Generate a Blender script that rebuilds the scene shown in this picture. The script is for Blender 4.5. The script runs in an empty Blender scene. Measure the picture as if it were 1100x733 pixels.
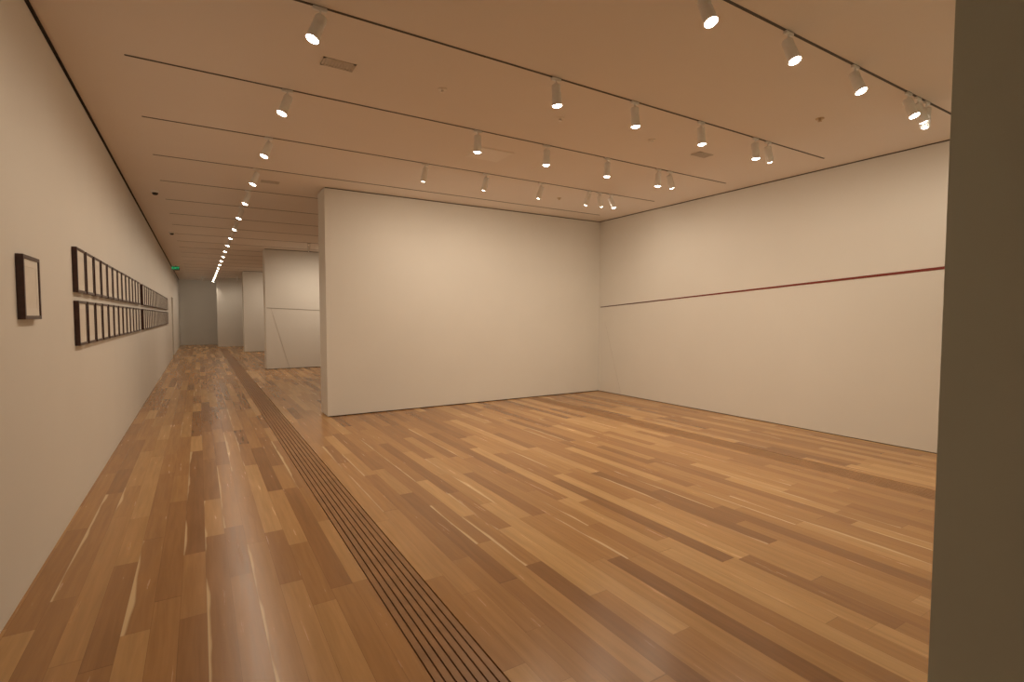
import bpy, bmesh, math, random
from mathutils import Vector, Matrix, Euler
random.seed(7)
scene = bpy.context.scene
COL = scene.collection
scene.view_settings.view_transform = 'Standard'
scene.view_settings.look = 'None'

# ------------------------------------------------------------------ constants
XL, XR = -0.893, 7.32          # long side walls
H = 3.61                       # ceiling
XP = 1.71                      # free end of the partitions
YP = [0.575, 8.40, 16.95, 25.7]   # partition faces
PT = 0.5                       # partition thickness
YB, YF = -4.5, 33.6            # back and far wall
T0, DT = 2.155, 1.425          # lighting track rhythm

# ------------------------------------------------------------------ materials
def new_mat(name):
    m = bpy.data.materials.new(name); m.use_nodes = True
    nt = m.node_tree
    return m, nt, nt.nodes["Principled BSDF"]

def plain(name, col, rough=0.6, metal=0.0, noise=0.0, nscale=30, spec=0.5):
    m, nt, b = new_mat(name)
    b.inputs["Base Color"].default_value = (*col, 1)
    b.inputs["Roughness"].default_value = rough
    b.inputs["Metallic"].default_value = metal
    b.inputs["Specular IOR Level"].default_value = spec
    if noise > 0:
        tc = nt.nodes.new("ShaderNodeTexCoord")
        n = nt.nodes.new("ShaderNodeTexNoise"); n.inputs["Scale"].default_value = nscale
        n.inputs["Detail"].default_value = 4
        nt.links.new(tc.outputs["Object"], n.inputs["Vector"])
        r = nt.nodes.new("ShaderNodeValToRGB")
        r.color_ramp.elements[0].position = 0.3; r.color_ramp.elements[1].position = 0.7
        r.color_ramp.elements[0].color = (*[c*(1-noise) for c in col], 1)
        r.color_ramp.elements[1].color = (*[min(1, c*(1+noise)) for c in col], 1)
        nt.links.new(n.outputs["Fac"], r.inputs["Fac"])
        nt.links.new(r.outputs["Color"], b.inputs["Base Color"])
    return m

def emis(name, col, s):
    m, nt, b = new_mat(name)
    b.inputs["Base Color"].default_value = (0.02, 0.02, 0.02, 1)
    b.inputs["Emission Color"].default_value = (*col, 1)
    b.inputs["Emission Strength"].default_value = s
    return m

M_wall = plain("wall_paint", (0.77, 0.745, 0.69), 0.8, noise=0.012, nscale=1.3, spec=0.25)
M_wall_dimmed = plain("dimmed_wall_olive", (0.66, 0.70, 0.61), 0.85, noise=0.03, nscale=2, spec=0.2)  # wall colour darkened and greened: the near partition's weak light painted in
M_ceil = plain("ceiling_paint", (0.86, 0.795, 0.74), 0.85, noise=0.01, nscale=1.0, spec=0.2)
M_dark = plain("dark_gap_shade", (0.025, 0.02, 0.016), 0.8, spec=0.2)  # near-black colour stands in for shade in the gaps
M_gap_shade = plain("soft_gap_shade", (0.10, 0.08, 0.065), 0.8, spec=0.2)  # weaker gap shade, also painted as colour
M_track = plain("track_black", (0.085, 0.07, 0.06), 0.6, noise=0.1)
M_white = plain("spot_white", (0.90, 0.89, 0.87), 0.4, noise=0.02)
M_lens = emis("lamp_glow", (1.0, 0.90, 0.74), 40.0)
M_frame = plain("mahogany", (0.045, 0.014, 0.009), 0.3, noise=0.35, nscale=40)
M_mat = plain("mat_board", (0.80, 0.77, 0.70), 0.7, noise=0.01)
M_paper = plain("art_paper", (0.77, 0.73, 0.655), 0.7, noise=0.04, nscale=14)
M_vent = plain("vent_grey", (0.62, 0.56, 0.50), 0.6, noise=0.05)
M_panel = plain("panel_white", (0.90, 0.84, 0.78), 0.6, noise=0.01)
M_brass = plain("brass", (0.60, 0.45, 0.28), 0.4, metal=0.6, noise=0.05)
M_door = plain("door_paint", (0.36, 0.33, 0.29), 0.5, noise=0.02)
M_green = emis("exit_green", (0.05, 1.0, 0.35), 0.5)
M_black = plain("black_plastic", (0.03, 0.03, 0.03), 0.3, noise=0.1)
M_string = plain("dark_string", (0.36, 0.32, 0.28), 0.8, noise=0.1)
M_string2 = plain("pale_string", (0.61, 0.57, 0.52), 0.8, noise=0.05)

def wood_floor():
    m, nt, b = new_mat("oak_planks")
    N = nt.nodes; L = nt.links
    def math_(op, a, bb=None, c=None):
        n = N.new("ShaderNodeMath"); n.operation = op
        for i, v in enumerate([a, bb, c]):
            if v is None: continue
            if isinstance(v, (int, float)): n.inputs[i].default_value = v
            else: L.new(v, n.inputs[i])
        return n.outputs[0]
    tc = N.new("ShaderNodeTexCoord")
    sep = N.new("ShaderNodeSeparateXYZ"); L.new(tc.outputs["Object"], sep.inputs[0])
    X, Y = sep.outputs[0], sep.outputs[1]
    W, LEN = 0.125, 1.35
    xr = math_('DIVIDE', X, W)
    row = math_('FLOOR', xr)
    xf = math_('FRACT', xr)
    wn = N.new("ShaderNodeTexWhiteNoise"); wn.noise_dimensions = '1D'; L.new(row, wn.inputs["W"])
    off = math_('MULTIPLY', wn.outputs["Value"], 17.3)
    ys = math_('DIVIDE', Y, LEN)
    yo = math_('ADD', ys, off)
    wob = math_('MULTIPLY', math_('SINE', math_('MULTIPLY', yo, 2.3)), 0.28)
    yo = math_('ADD', yo, wob)
    col = math_('FLOOR', yo); yf = math_('FRACT', yo)
    cb = N.new("ShaderNodeCombineXYZ"); L.new(row, cb.inputs[0]); L.new(col, cb.inputs[1])
    pid = N.new("ShaderNodeTexWhiteNoise"); pid.noise_dimensions = '2D'; L.new(cb.outputs[0], pid.inputs["Vector"])
    psep = N.new("ShaderNodeSeparateColor"); L.new(pid.outputs["Color"], psep.inputs[0])
    tone = N.new("ShaderNodeValToRGB")
    cr = tone.color_ramp
    cr.elements[0].position = 0.0; cr.elements[0].color = (0.265, 0.125, 0.042, 1)
    cr.elements[1].position = 1.0; cr.elements[1].color = (0.56, 0.335, 0.138, 1)
    e = cr.elements.new(0.18); e.color = (0.345, 0.172, 0.060, 1)
    e = cr.elements.new(0.55); e.color = (0.415, 0.216, 0.078, 1)
    e = cr.elements.new(0.82); e.color = (0.48, 0.268, 0.102, 1)
    L.new(psep.outputs[0], tone.inputs["Fac"])
    gv = N.new("ShaderNodeCombineXYZ")
    L.new(math_('MULTIPLY', X, 32.0), gv.inputs[0])
    L.new(math_('ADD', math_('MULTIPLY', Y, 1.7), math_('MULTIPLY', psep.outputs[1], 50.0)), gv.inputs[1])
    L.new(math_('MULTIPLY', psep.outputs[2], 20.0), gv.inputs[2])
    g = N.new("ShaderNodeTexNoise"); g.inputs["Scale"].default_value = 1.0
    g.inputs["Detail"].default_value = 4; g.inputs["Roughness"].default_value = 0.55
    g.inputs["Distortion"].default_value = 0.4
    L.new(gv.outputs[0], g.inputs["Vector"])
    gr = N.new("ShaderNodeMapRange"); gr.inputs["From Min"].default_value = 0.3; gr.inputs["From Max"].default_value = 0.7
    gr.inputs["To Min"].default_value = 0.87; gr.inputs["To Max"].default_value = 1.10
    L.new(g.outputs["Fac"], gr.inputs["Value"])
    mul = N.new("ShaderNodeMix"); mul.data_type = 'RGBA'; mul.blend_type = 'MULTIPLY'; mul.inputs["Factor"].default_value = 1
    L.new(tone.outputs["Color"], mul.inputs["A"])
    gc = N.new("ShaderNodeCombineColor")
    for i in range(3): L.new(gr.outputs[0], gc.inputs[i])
    L.new(gc.outputs[0], mul.inputs["B"])
    n2 = N.new("ShaderNodeTexNoise"); n2.inputs["Scale"].default_value = 1.0; n2.inputs["Detail"].default_value = 2
    v2 = N.new("ShaderNodeCombineXYZ"); L.new(math_('MULTIPLY', Y, 1.3), v2.inputs[1]); L.new(math_('MULTIPLY', X, 3.0), v2.inputs[0]); L.new(psep.outputs[1], v2.inputs[2])
    L.new(v2.outputs[0], n2.inputs["Vector"])
    edge = math_('ADD', xf, math_('MULTIPLY', n2.outputs["Fac"], 0.75))
    sap = N.new("ShaderNodeMapRange"); sap.inputs["From Min"].default_value = 0.48; sap.inputs["From Max"].default_value = 0.40
    L.new(edge, sap.inputs["Value"])
    has = math_('GREATER_THAN', psep.outputs[2], 0.84)
    sf = math_('MULTIPLY', math_('MULTIPLY', sap.outputs[0], has), 0.7)
    mx = N.new("ShaderNodeMix"); mx.data_type = 'RGBA'
    L.new(sf, mx.inputs["Factor"]); L.new(mul.outputs["Result"], mx.inputs["A"]); mx.inputs["B"].default_value = (0.80, 0.60, 0.34, 1)
    j1 = math_('LESS_THAN', xf, 0.014)
    j2 = math_('LESS_THAN', yf, 0.0020)
    j = math_('MULTIPLY', math_('MAXIMUM', j1, j2), 0.45)
    mj = N.new("ShaderNodeMix"); mj.data_type = 'RGBA'
    L.new(j, mj.inputs["Factor"]); L.new(mx.outputs["Result"], mj.inputs["A"]); mj.inputs["B"].default_value = (0.09, 0.04, 0.016, 1)
    L.new(mj.outputs["Result"], b.inputs["Base Color"])
    rr = N.new("ShaderNodeMapRange"); rr.inputs["To Min"].default_value = 0.19; rr.inputs["To Max"].default_value = 0.31
    L.new(g.outputs["Fac"], rr.inputs["Value"]); L.new(rr.outputs[0], b.inputs["Roughness"])
    b.inputs["Specular IOR Level"].default_value = 0.55
    bp = N.new("ShaderNodeBump"); bp.inputs["Strength"].default_value = 0.06; bp.inputs["Distance"].default_value = 0.002
    L.new(g.outputs["Fac"], bp.inputs["Height"]); L.new(bp.outputs[0], b.inputs["Normal"])
    return m
M_floor = wood_floor()
M_bar = plain("grille_wood", (0.30, 0.15, 0.057), 0.35, noise=0.15, nscale=6)
M_slot = plain("slot_dark", (0.06, 0.03, 0.014), 0.8)

def red_line_mat():
    m, nt, b = new_mat("red_pigment_line")
    tc = nt.nodes.new("ShaderNodeTexCoord"); s = nt.nodes.new("ShaderNodeSeparateXYZ")
    nt.links.new(tc.outputs["Object"], s.inputs[0])
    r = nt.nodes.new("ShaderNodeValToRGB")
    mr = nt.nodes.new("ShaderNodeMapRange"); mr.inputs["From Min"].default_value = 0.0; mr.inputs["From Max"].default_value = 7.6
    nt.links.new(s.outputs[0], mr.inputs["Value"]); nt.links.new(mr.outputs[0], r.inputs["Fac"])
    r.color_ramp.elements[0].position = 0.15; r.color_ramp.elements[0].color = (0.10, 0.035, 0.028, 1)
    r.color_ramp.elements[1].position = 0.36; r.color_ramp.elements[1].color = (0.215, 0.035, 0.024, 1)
    nt.links.new(r.outputs["Color"], b.inputs["Base Color"]); b.inputs["Roughness"].default_value = 0.8
    return m
M_red = red_line_mat()

# ------------------------------------------------------------------ mesh helpers
def link(o): COL.objects.link(o); return o

def mesh_obj(name, bm, mats, smooth=False):
    bmesh.ops.recalc_face_normals(bm, faces=bm.faces)
    me = bpy.data.meshes.new(name); bm.to_mesh(me); bm.free()
    for m in (mats if isinstance(mats, list) else [mats]): me.materials.append(m)
    if smooth:
        for p in me.polygons: p.use_smooth = True
        try: me.set_sharp_from_angle(angle=math.radians(40))
        except Exception: pass
    return link(bpy.data.objects.new(name, me))

def box(bm, a, b, mi=0):
    x0, y0, z0 = a; x1, y1, z1 = b
    vs = [bm.verts.new(v) for v in [(x0,y0,z0),(x1,y0,z0),(x1,y1,z0),(x0,y1,z0),(x0,y0,z1),(x1,y0,z1),(x1,y1,z1),(x0,y1,z1)]]
    for f in [(0,3,2,1),(4,5,6,7),(0,1,5,4),(1,2,6,5),(2,3,7,6),(3,0,4,7)]:
        fc = bm.faces.new([vs[i] for i in f]); fc.material_index = mi

def boxes(name, lst, mats, bevel=0.0):
    bm = bmesh.new()
    for t in lst: box(bm, t[0], t[1], t[2] if len(t) > 2 else 0)
    if bevel: bmesh.ops.bevel(bm, geom=bm.edges[:], offset=bevel, segments=2, affect='EDGES')
    return mesh_obj(name, bm, mats)

def lathe(bm, prof, seg=28, M=None, mi=0, caps=True):
    rings = []
    for r, z in prof:
        ring = []
        for i in range(seg):
            a = 2*math.pi*i/seg
            v = Vector((r*math.cos(a), r*math.sin(a), z))
            ring.append(bm.verts.new(M @ v if M else v))
        rings.append(ring)
    for a, b in zip(rings, rings[1:]):
        for i in range(seg):
            f = bm.faces.new([a[i], a[(i+1) % seg], b[(i+1) % seg], b[i]]); f.material_index = mi
    if caps:
        for r in (rings[0], rings[-1]):
            f = bm.faces.new(r); f.material_index = mi

def struct(o): o["kind"] = "structure"; return o
def thing(o, label, cat, group=None):
    o["label"] = label; o["category"] = cat
    if group: o["group"] = group
    return o
def empty(name, loc):
    e = bpy.data.objects.new(name, None); e.empty_display_size = 0.05; e.location = loc
    return link(e)
def child(o, par): o.parent = par; return o

# ------------------------------------------------------------------ room shell
g0, g1 = 0.84, 1.13
h0, h1 = 5.45, 5.75
FT = -0.09
fl = [((-1.4, YB-.2, FT), (g0, YF+.3, 0)),
      ((g0, 29.5, FT), (g1, YF+.3, 0)),
      ((g1, YB-.2, FT), (h0, YF+.3, 0)),
      ((h0, YB-.2, FT), (h1, 0.60, 0)), ((h0, 8.36, FT), (h1, YF+.3, 0)),
      ((h1, YB-.2, FT), (XR+.3, YF+.3, 0)),
      ((-1.4, YB-.2, FT-.05), (XR+.3, YF+.3, FT))]
struct(boxes("floor", fl, M_floor))
struct(boxes("ceiling", [((-1.4, YB-.2, H), (XR+.3, YF+.3, H+.1))], M_ceil))

def bars(name, x0, x1, y0, y1, gap, label):
    n = 7; w = (x1-x0-gap*(n+1))/n
    L = [((x0, y0, -0.04), (x1, y1, -0.025), 1)]
    x = x0+gap
    for i in range(n):
        L.append(((x, y0, -0.025), (x+w, y1, -0.001), 0)); x += w+gap
    return thing(boxes(name, L, [M_bar, M_slot]), label, "floor vent")
bars("floor_vent_grille", g0, g1, YB, 29.5, 0.008, "long brown slatted wooden air grille set flush in oak floor")
bars("floor_vent_grille", h0, h1, 0.60, 8.36, 0.0045, "slatted wooden air grille in oak floor beside the long white wall")

def wall(name, a, b, core=0.02, mat=None):
    L = [((a[0], a[1], 0.014), (b[0], b[1], H-0.016), 0),
         ((a[0]+core, a[1]+core, 0.0), (b[0]-core, b[1]-core, H), 1)]  # inset core coloured dark, as the shade at top and foot
    return struct(boxes(name, L, [mat or M_wall, M_dark]))
struct(boxes("wall_left", [((XL-.3, YB, 0), (XL, 23.9, H)), ((XL-.3, 25.3, 0), (XL, YF, H)), ((XL-.3, 23.9, 2.35), (XL, 25.3, H))], M_wall))
struct(boxes("door_1", [((XL-.20, 23.94, 0.006), (XL-.15, 25.26, 2.33)), ((XL-.15, 24.1, 1.0), (XL-.10, 24.13, 1.05))], M_door, 0.003))
struct(boxes("wall_right", [((XR, YB, 0.010), (XR+.3, YF, H))], M_wall))
struct(boxes("wall_back", [((-1.3, YB-.2, 0), (XR+.3, YB, H))], M_wall))
struct(boxes("wall_far", [((-1.3, YF, 0), (XR+.3, YF+.2, H))], M_wall))
struct(boxes("wall_end", [((0.83, 30.9, 0), (XR, 31.2, H))], M_wall))
for i, y in enumerate(YP):
    if i == 0: wall("wall_partition_near", (XP, y-PT, 0), (XR, y, 0), mat=M_wall_dimmed)
    else: wall("wall_partition_%s" % ["", "middle", "second", "third"][i], (XP, y, 0), (XR, y+PT, 0))
struct(boxes("gap_shadow_1", [((XL, YB, H-0.018), (XL+0.018, YF, H-0.0005))], M_dark))  # dark strip painted as the shadow line between wall and ceiling
struct(boxes("gap_shadow_2", [((XR-0.012, YB, H-0.010), (XR, YF, H-0.0005))], M_gap_shade))  # fainter painted shadow line along the right wall's top
struct(boxes("gap_shadow_3", [((XR+0.001, YB, 0.0), (XR+0.02, YF, 0.010))], M_gap_shade))  # painted shadow line under the right wall

# ------------------------------------------------------------------ framed pictures
def make_frame(y0, z0, w, hgt, label, group=None):
    d = 0.036; b = 0.022; x0 = XL+0.001
    e = empty("framed_picture", (x0, y0+w/2, z0))
    bm = bmesh.new()
    yw = w/2
    for a, c in [((0, -yw, 0), (d, -yw+b, hgt)), ((0, yw-b, 0), (d, yw, hgt)),
                 ((0, -yw+b, 0), (d, yw-b, b)), ((0, -yw+b, hgt-b), (d, yw-b, hgt))]:
        box(bm, a, c)
    bmesh.ops.bevel(bm, geom=bm.edges[:], offset=0.0015, segments=1, affect='EDGES')
    f = child(mesh_obj("picture_frame", bm, M_frame), e)
    bm = bmesh.new()
    mw = 0.045; iy = yw-b; z1 = b; z2 = hgt-b
    for a, c in [((0.004, -iy, z1), (0.029, -iy+mw, z2)), ((0.004, iy-mw, z1), (0.029, iy, z2)),
                 ((0.004, -iy+mw, z1), (0.029, iy-mw, z1+mw)), ((0.004, -iy+mw, z2-mw), (0.029, iy-mw, z2))]:
        box(bm, a, c)
    child(mesh_obj("mat_board", bm, M_mat), e)
    bm = bmesh.new()
    box(bm, (0.004, -iy+mw, z1+mw), (0.0275, iy-mw, z2-mw), 0)
    child(mesh_obj("artwork_sheet", bm, M_paper), e)
    thing(e, label, "picture", group)
    return e
def dup(src, loc):
    e = src.copy(); e.location = loc; COL.objects.link(e)
    for c in list(src.children):
        k = c.copy(); k.parent = e; COL.objects.link(k)
    return e
make_frame(4.01, 1.58, 0.36, 0.38, "single dark mahogany framed work on paper on white wall")
FW, FH, SP = 0.36, 0.38, 0.425
ys = [5.58+SP*i for i in range(13)] + [5.58+SP*13+0.38+SP*i for i in range(21)]
for z0, lab in ((1.80, "upper"), (1.35, "lower")):
    lbl = "small dark mahogany framed paper in the %s row" % lab
    grp = "dark frames in the %s row" % lab
    src = make_frame(ys[0], z0, FW, FH, lbl, grp)
    for y in ys[1:]:
        dup(src, (XL+0.001, y+FW/2, z0))

# ------------------------------------------------------------------ string / line works
def strip(name, p, q, w0, w1, depth, mat, label, cat):
    p, q = Vector(p), Vector(q); L = (q-p).length
    bm = bmesh.new(); n = 12
    rings = []
    for i in range(n+1):
        t = i/n; w = (w0+(w1-w0)*t)/2
        rings.append([bm.verts.new((L*t, s*depth/2, u*w)) for s, u in ((-1,-1),(1,-1),(1,1),(-1,1))])
    for a, b in zip(rings, rings[1:]):
        for k in range(4): bm.faces.new([a[k], a[(k+1)%4], b[(k+1)%4], b[k]])
    bm.faces.new(rings[0]); bm.faces.new(rings[-1])
    o = mesh_obj(name, bm, mat)
    xa = (q-p).normalized(); za = Vector((0,0,1)); ya = za.cross(xa).normalized(); za = xa.cross(ya)
    o.matrix_world = Matrix.Translation(p) @ Matrix((xa, ya, za)).transposed().to_4x4()
    return thing(o, label, cat)
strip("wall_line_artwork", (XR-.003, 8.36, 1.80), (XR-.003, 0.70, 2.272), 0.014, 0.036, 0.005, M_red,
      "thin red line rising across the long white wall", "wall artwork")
strip("stretched_string", (XR-.003, 8.22, 1.50), (XR-.003, 7.72, 0.03), 0.004, 0.004, 0.004, M_string2,
      "faint pale string slanting down the white wall near corner", "string")
strip("stretched_string", (1.74, 16.945, 1.85), (7.2, 16.945, 1.62), 0.015, 0.015, 0.008, M_string,
      "thin dark string stretched level across white partition", "string")
strip("stretched_string", (1.86, 16.944, 1.83), (2.34, 16.944, 0.03), 0.009, 0.009, 0.006, M_string2,
      "thin string slanting from partition down to the floor", "string")

# ------------------------------------------------------------------ tracks
for k in range(-2, 22):
    y = T0+DT*k
    if any(YP[i] - (PT if i == 0 else 0) - .05 < y < YP[i] + (0 if i == 0 else PT) + .05 for i in range(4)):
        segs = [(-0.44, XP-0.05)]
    elif y > 30.5: segs = [(-0.44, 0.80)]
    else: segs = [(-0.44, 6.83)]
    for a, b in segs:
        w = 0.0105
        L = [((a, y-w, H-0.003), (a+0.01, y+w, H-0.0005)), ((b-0.01, y-w, H-0.003), (b, y+w, H-0.0005)),
             ((a, y-w, H-0.003), (b, y-w+0.005, H-0.0005)), ((a, y+w-0.005, H-0.003), (b, y+w, H-0.0005)),
             ((a, y-w+0.005, H-0.002), (b, y+w-0.005, H-0.0005))]
        thing(boxes("lighting_track", L, M_track), "thin black lighting track set along the ceiling", "lighting track", "ceiling lighting tracks")

# ------------------------------------------------------------------ spotlights
def spot_meshes():
    bm = bmesh.new(); box(bm, (-0.045, -0.014, -0.026), (0.045, 0.014, -0.004))
    bmesh.ops.bevel(bm, geom=bm.edges[:], offset=0.003, segments=2, affect='EDGES')
    ad = mesh_obj("track_adapter", bm, M_white)
    bm = bmesh.new(); lathe(bm, [(0.008, -0.024), (0.008, -0.09)], 12)
    lathe(bm, [(0.014, -0.020), (0.014, 0.020)], 14, Matrix.Translation((0, 0, -0.09)) @ Matrix.Rotation(math.pi/2, 4, 'Y'))
    st = mesh_obj("stem", bm, M_white, True)
    S = Matrix.Scale(0.88, 4)
    bm = bmesh.new()
    lathe(bm, [(0.020, 0.040), (0.036, 0.036), (0.043, 0.025), (0.043, -0.035), (0.041, -0.037), (0.041, -0.043), (0.044, -0.045),
               (0.047, -0.160), (0.046, -0.163), (0.0445, -0.160), (0.043, -0.140)], 28, S, caps=False)
    lathe(bm, [(0.001, 0.040), (0.020, 0.040)], 28, S, caps=False)
    ho = mesh_obj("lamp_housing", bm, M_white, True)
    bm = bmesh.new(); lathe(bm, [(0.0435, -0.152), (0.040, -0.164), (0.022, -0.174), (0.001, -0.178)], 28, S, caps=False)
    le = mesh_obj("lamp_lens", bm, M_lens, True)
    return ad, st, ho, le
AD, ST, HO, LE = spot_meshes()
for o in (AD, ST, HO, LE): COL.objects.unlink(o)
WARM = (1.0, 0.825, 0.635)
LD = {}
def light_data(W, ang):
    key = (round(W, 1), round(ang))
    if key not in LD:
        l = bpy.data.lights.new("spot_bulb", 'SPOT'); l.energy = W; l.color = WARM
        l.spot_size = math.radians(ang); l.spot_blend = 1.0; l.shadow_soft_size = 0.035
        LD[key] = l
    return LD[key]
def spotlight(x, y, target, W, ang=110, label=None, group=None):
    e = empty("track_spotlight", (x, y, H))
    piv = Vector((0, 0, -0.09))
    d = (Vector(target) - (Vector((x, y, H)) + piv)).normalized()
    R = d.to_track_quat('-Z', 'Y').to_matrix().to_4x4()
    for src in (AD, ST):
        o = src.copy(); o.parent = e; COL.objects.link(o)
    for src in (HO, LE):
        o = src.copy(); o.parent = e; COL.objects.link(o)
        o.matrix_local = Matrix.Translation(piv) @ R
    l = bpy.data.objects.new("bulb", light_data(W, ang)); COL.objects.link(l); l.parent = e
    l.matrix_local = Matrix.Translation(piv) @ R @ Matrix.Translation((0, 0, -0.19))
    thing(e, label or "white cylindrical track spotlight with warm glowing lens", "spotlight", group)
    return e
ty = lambda k: T0+DT*k
XC = [2.62, 3.53, 4.47, 5.39]
LW_LAB = "white track spotlight tilted towards the long corridor wall"
for k in range(0, 21):
    W = {0: 20, 1: 30, 2: 33, 3: 36}.get(k, 38 if k < 15 else 34)
    spotlight(0.72, ty(k), (XL+.15, ty(k)-0.25, -0.3), W, 150, label=LW_LAB, group="corridor wall spotlights")
DOWN = "white cylindrical spotlight hanging nearly straight down, lens glowing"
for x in [2.70, 3.60, 4.53, 5.48]:
    spotlight(x, ty(0), (x, 0.8, 0.0), 21, 120, label="white track spotlight with bright glowing lens tilted down", group="room spotlights")
spotlight(5.67, ty(0), (XR, 1.6, 0.5), 19, 168, group="room spotlights")
spotlight(5.85, ty(0), (XR, 2.9, 0.5), 23, 168, group="room spotlights")
for x in XC: spotlight(x, ty(1), (x+.25, ty(1)-0.10, 0), 38, 135, label=DOWN, group="room spotlights")
spotlight(5.63, ty(1), (XR-.1, ty(1)+.3, 0.3), 30, 168, group="room spotlights", label="white track spotlight turned away towards the long wall")
for x in XC: spotlight(x, ty(2), (x+.05, ty(2)+0.30, 0), 42, 150, label=DOWN, group="room spotlights")
spotlight(5.61, ty(2), (XR-.1, ty(2)+.3, 0.3), 30, 168, group="room spotlights", label="white track spotlight turned away towards the long wall")
for i, x in enumerate(XC): spotlight(x-.03, ty(3), (x+.0, YP[1], 0.3), [42, 48, 33, 24][i], 155, label="white track spotlight turned towards the white partition", group="room spotlights")
spotlight(5.58, ty(3), (XR, 7.2, 0.3), 24, 165, group="room spotlights", label="white track spotlight turned towards the corner")
spotlight(5.82, ty(3), (XR, ty(3)-.5, 0.3), 21, 165, group="room spotlights")
for x in XC[:3]: spotlight(x, ty(9), (x, YP[2], 0.2), 60, 145, label="white track spotlight turned towards a distant partition", group="second bay spotlights")
spotlight(3.53, ty(6), (3.5, ty(6)+.2, 0), 60, 140, label=DOWN, group="second bay spotlights")  # added head, unseen behind the partition, to lift ceiling and floor
for x in XC[:2]: spotlight(x, ty(15), (x, YP[3], 0.2), 58, 145, label="white track spotlight turned towards a distant partition", group="third bay spotlights")
spotlight(3.53, ty(12), (3.5, ty(12)+.2, 0), 60, 140, label=DOWN, group="third bay spotlights")  # another added unseen head, brightening the third bay
spotlight(1.7, ty(19), (1.7, 30.9, 0.4), 40, 140, label="added white fill spotlight turned towards the corridor end", group="added corridor end spotlights")  # lamp added to lighten the end wall
spotlight(0.2, ty(20), (0.2, YF, 0.6), 34, 140, label="added white fill spotlight turned towards the corridor end", group="added corridor end spotlights")  # lamp added to lighten the far wall

# ------------------------------------------------------------------ ceiling devices
def vent(x, y, w=0.25, d=0.14):
    L = [((x-w/2, y-d/2, H-.006), (x+w/2, y-d/2+.018, H-.0005)), ((x-w/2, y+d/2-.018, H-.006), (x+w/2, y+d/2, H-.0005)),
         ((x-w/2, y-d/2, H-.006), (x-w/2+.018, y+d/2, H-.0005)), ((x+w/2-.018, y-d/2, H-.006), (x+w/2, y+d/2, H-.0005)),
         ((x-w/2+.018, y-d/2+.018, H-.002), (x+w/2-.018, y+d/2-.018, H-.0005))]
    n = 9; iw = w-.036
    for i in range(n):
        a = x-w/2+.018+iw*(i+.3)/n
        L.append(((a, y-d/2+.018, H-.006), (a+iw*.45/n, y+d/2-.018, H-.002)))
    thing(boxes("ceiling_vent", L, M_vent), "small grey louvred air vent set in the ceiling", "ceiling vent", "ceiling vents")
vent(1.0, 4.30); vent(5.38, 4.29); vent(0.96, 8.54)
thing(boxes("ceiling_access_panel", [((2.90, 5.45, H-.004), (3.36, 5.89, H-.0005)), ((2.92, 5.47, H-.007), (3.34, 5.87, H-.004))], M_panel, 0.001),
      "square pale access panel set flush in the ceiling", "access panel")
def sprinkler(x, y, mat, label):
    bm = bmesh.new()
    lathe(bm, [(0.04, H-.0005), (0.04, H-.005), (0.034, H-.008), (0.012, H-.010), (0.010, H-.025), (0.02, H-.026), (0.02, H-.029), (0.002, H-.030)], 20)
    o = mesh_obj("fire_sprinkler", bm, mat, True)
    o.location = (x, y, 0); thing(o, label, "sprinkler", "ceiling sprinklers")
sprinkler(1.89, 4.28, M_panel, "small white fire sprinkler on the ceiling")
sprinkler(3.18, 4.27, M_panel, "small white fire sprinkler on the ceiling")
sprinkler(4.45, 4.24, M_panel, "small white fire sprinkler on the ceiling")
sprinkler(5.43, 2.90, M_brass, "brass fire sprinkler head on the ceiling")
sprinkler(5.27, 7.10, M_brass, "brass fire sprinkler head on the ceiling")
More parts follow.
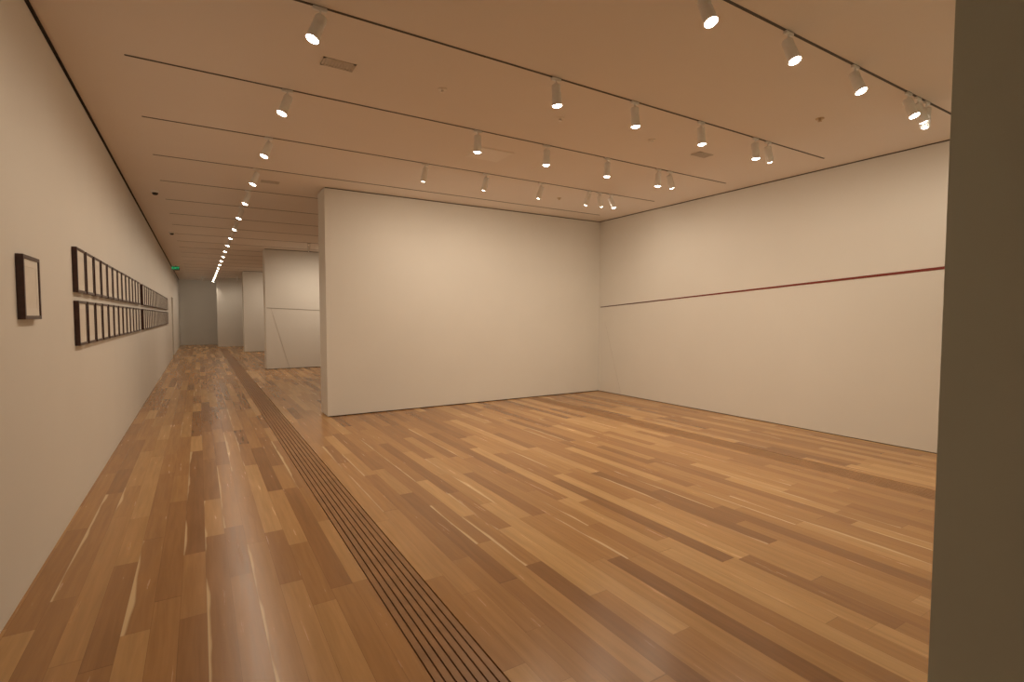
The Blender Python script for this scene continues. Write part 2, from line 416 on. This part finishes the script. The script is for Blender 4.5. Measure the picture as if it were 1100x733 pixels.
def dome(x, y):
    e = empty("security_camera", (x, y, H))
    bm = bmesh.new(); lathe(bm, [(0.06, -.0005), (0.06, -.02), (0.048, -.032)], 24)
    child(mesh_obj("camera_base", bm, M_white, True), e)
    bm = bmesh.new(); lathe(bm, [(0.044, -.032), (0.040, -.05), (0.028, -.064), (0.003, -.07)], 24)
    child(mesh_obj("camera_dome", bm, M_black, True), e)
    thing(e, "small dome security camera with dark lens on ceiling", "security camera", "dome cameras")
dome(-0.55, 10.1); dome(-0.50, 14.8)

e = empty("exit_sign", (-0.74, 24.6, H))
child(boxes("sign_housing", [((-.13, -.02, -.17), (.13, .02, -.02)), ((-.02, -.01, -.02), (.02, .01, -.0005))], M_black, 0.003), e)
cu = bpy.data.curves.new("t", 'FONT'); cu.body = "EXIT"; cu.size = 0.125; cu.align_x = 'CENTER'; cu.align_y = 'CENTER'; cu.extrude = 0.002; cu.offset = 0.002
to = bpy.data.objects.new("t", cu); COL.objects.link(to)
bpy.context.view_layer.update()
me = bpy.data.meshes.new_from_object(to.evaluated_get(bpy.context.evaluated_depsgraph_get()))
bpy.data.objects.remove(to)
me.materials.clear(); me.materials.append(M_green)
t = link(bpy.data.objects.new("sign_lettering", me)); t.parent = e
t.location = (0, -.023, -.095); t.rotation_euler = (math.pi/2, 0, 0)
t["label"] = "glowing green letters EXIT"
thing(e, "small glowing green exit sign hanging from ceiling", "exit sign")

# ------------------------------------------------------------------ world + camera
w = bpy.data.worlds.new("World"); scene.world = w; w.use_nodes = True
w.node_tree.nodes["Background"].inputs[0].default_value = (1, .8, .6, 1)
w.node_tree.nodes["Background"].inputs[1].default_value = 0.02
cd = bpy.data.cameras.new("camera"); cam = bpy.data.objects.new("camera", cd); COL.objects.link(cam)
cd.sensor_width = 36; cd.lens = 36*550.58/1100; cd.clip_start = 0.05; cd.clip_end = 200
yaw, pitch, roll = 0.5482, 0.0479, 0.0009
F = Vector((math.sin(yaw)*math.cos(pitch), math.cos(yaw)*math.cos(pitch), -math.sin(pitch)))
R = Vector((math.cos(yaw), -math.sin(yaw), 0)); U = R.cross(F)
R2 = R*math.cos(roll)+U*math.sin(roll); U2 = -R*math.sin(roll)+U*math.cos(roll)
cam.matrix_world = Matrix.Translation((0, 0, 1.6)) @ Matrix((R2, U2, -F)).transposed().to_4x4()
scene.camera = cam
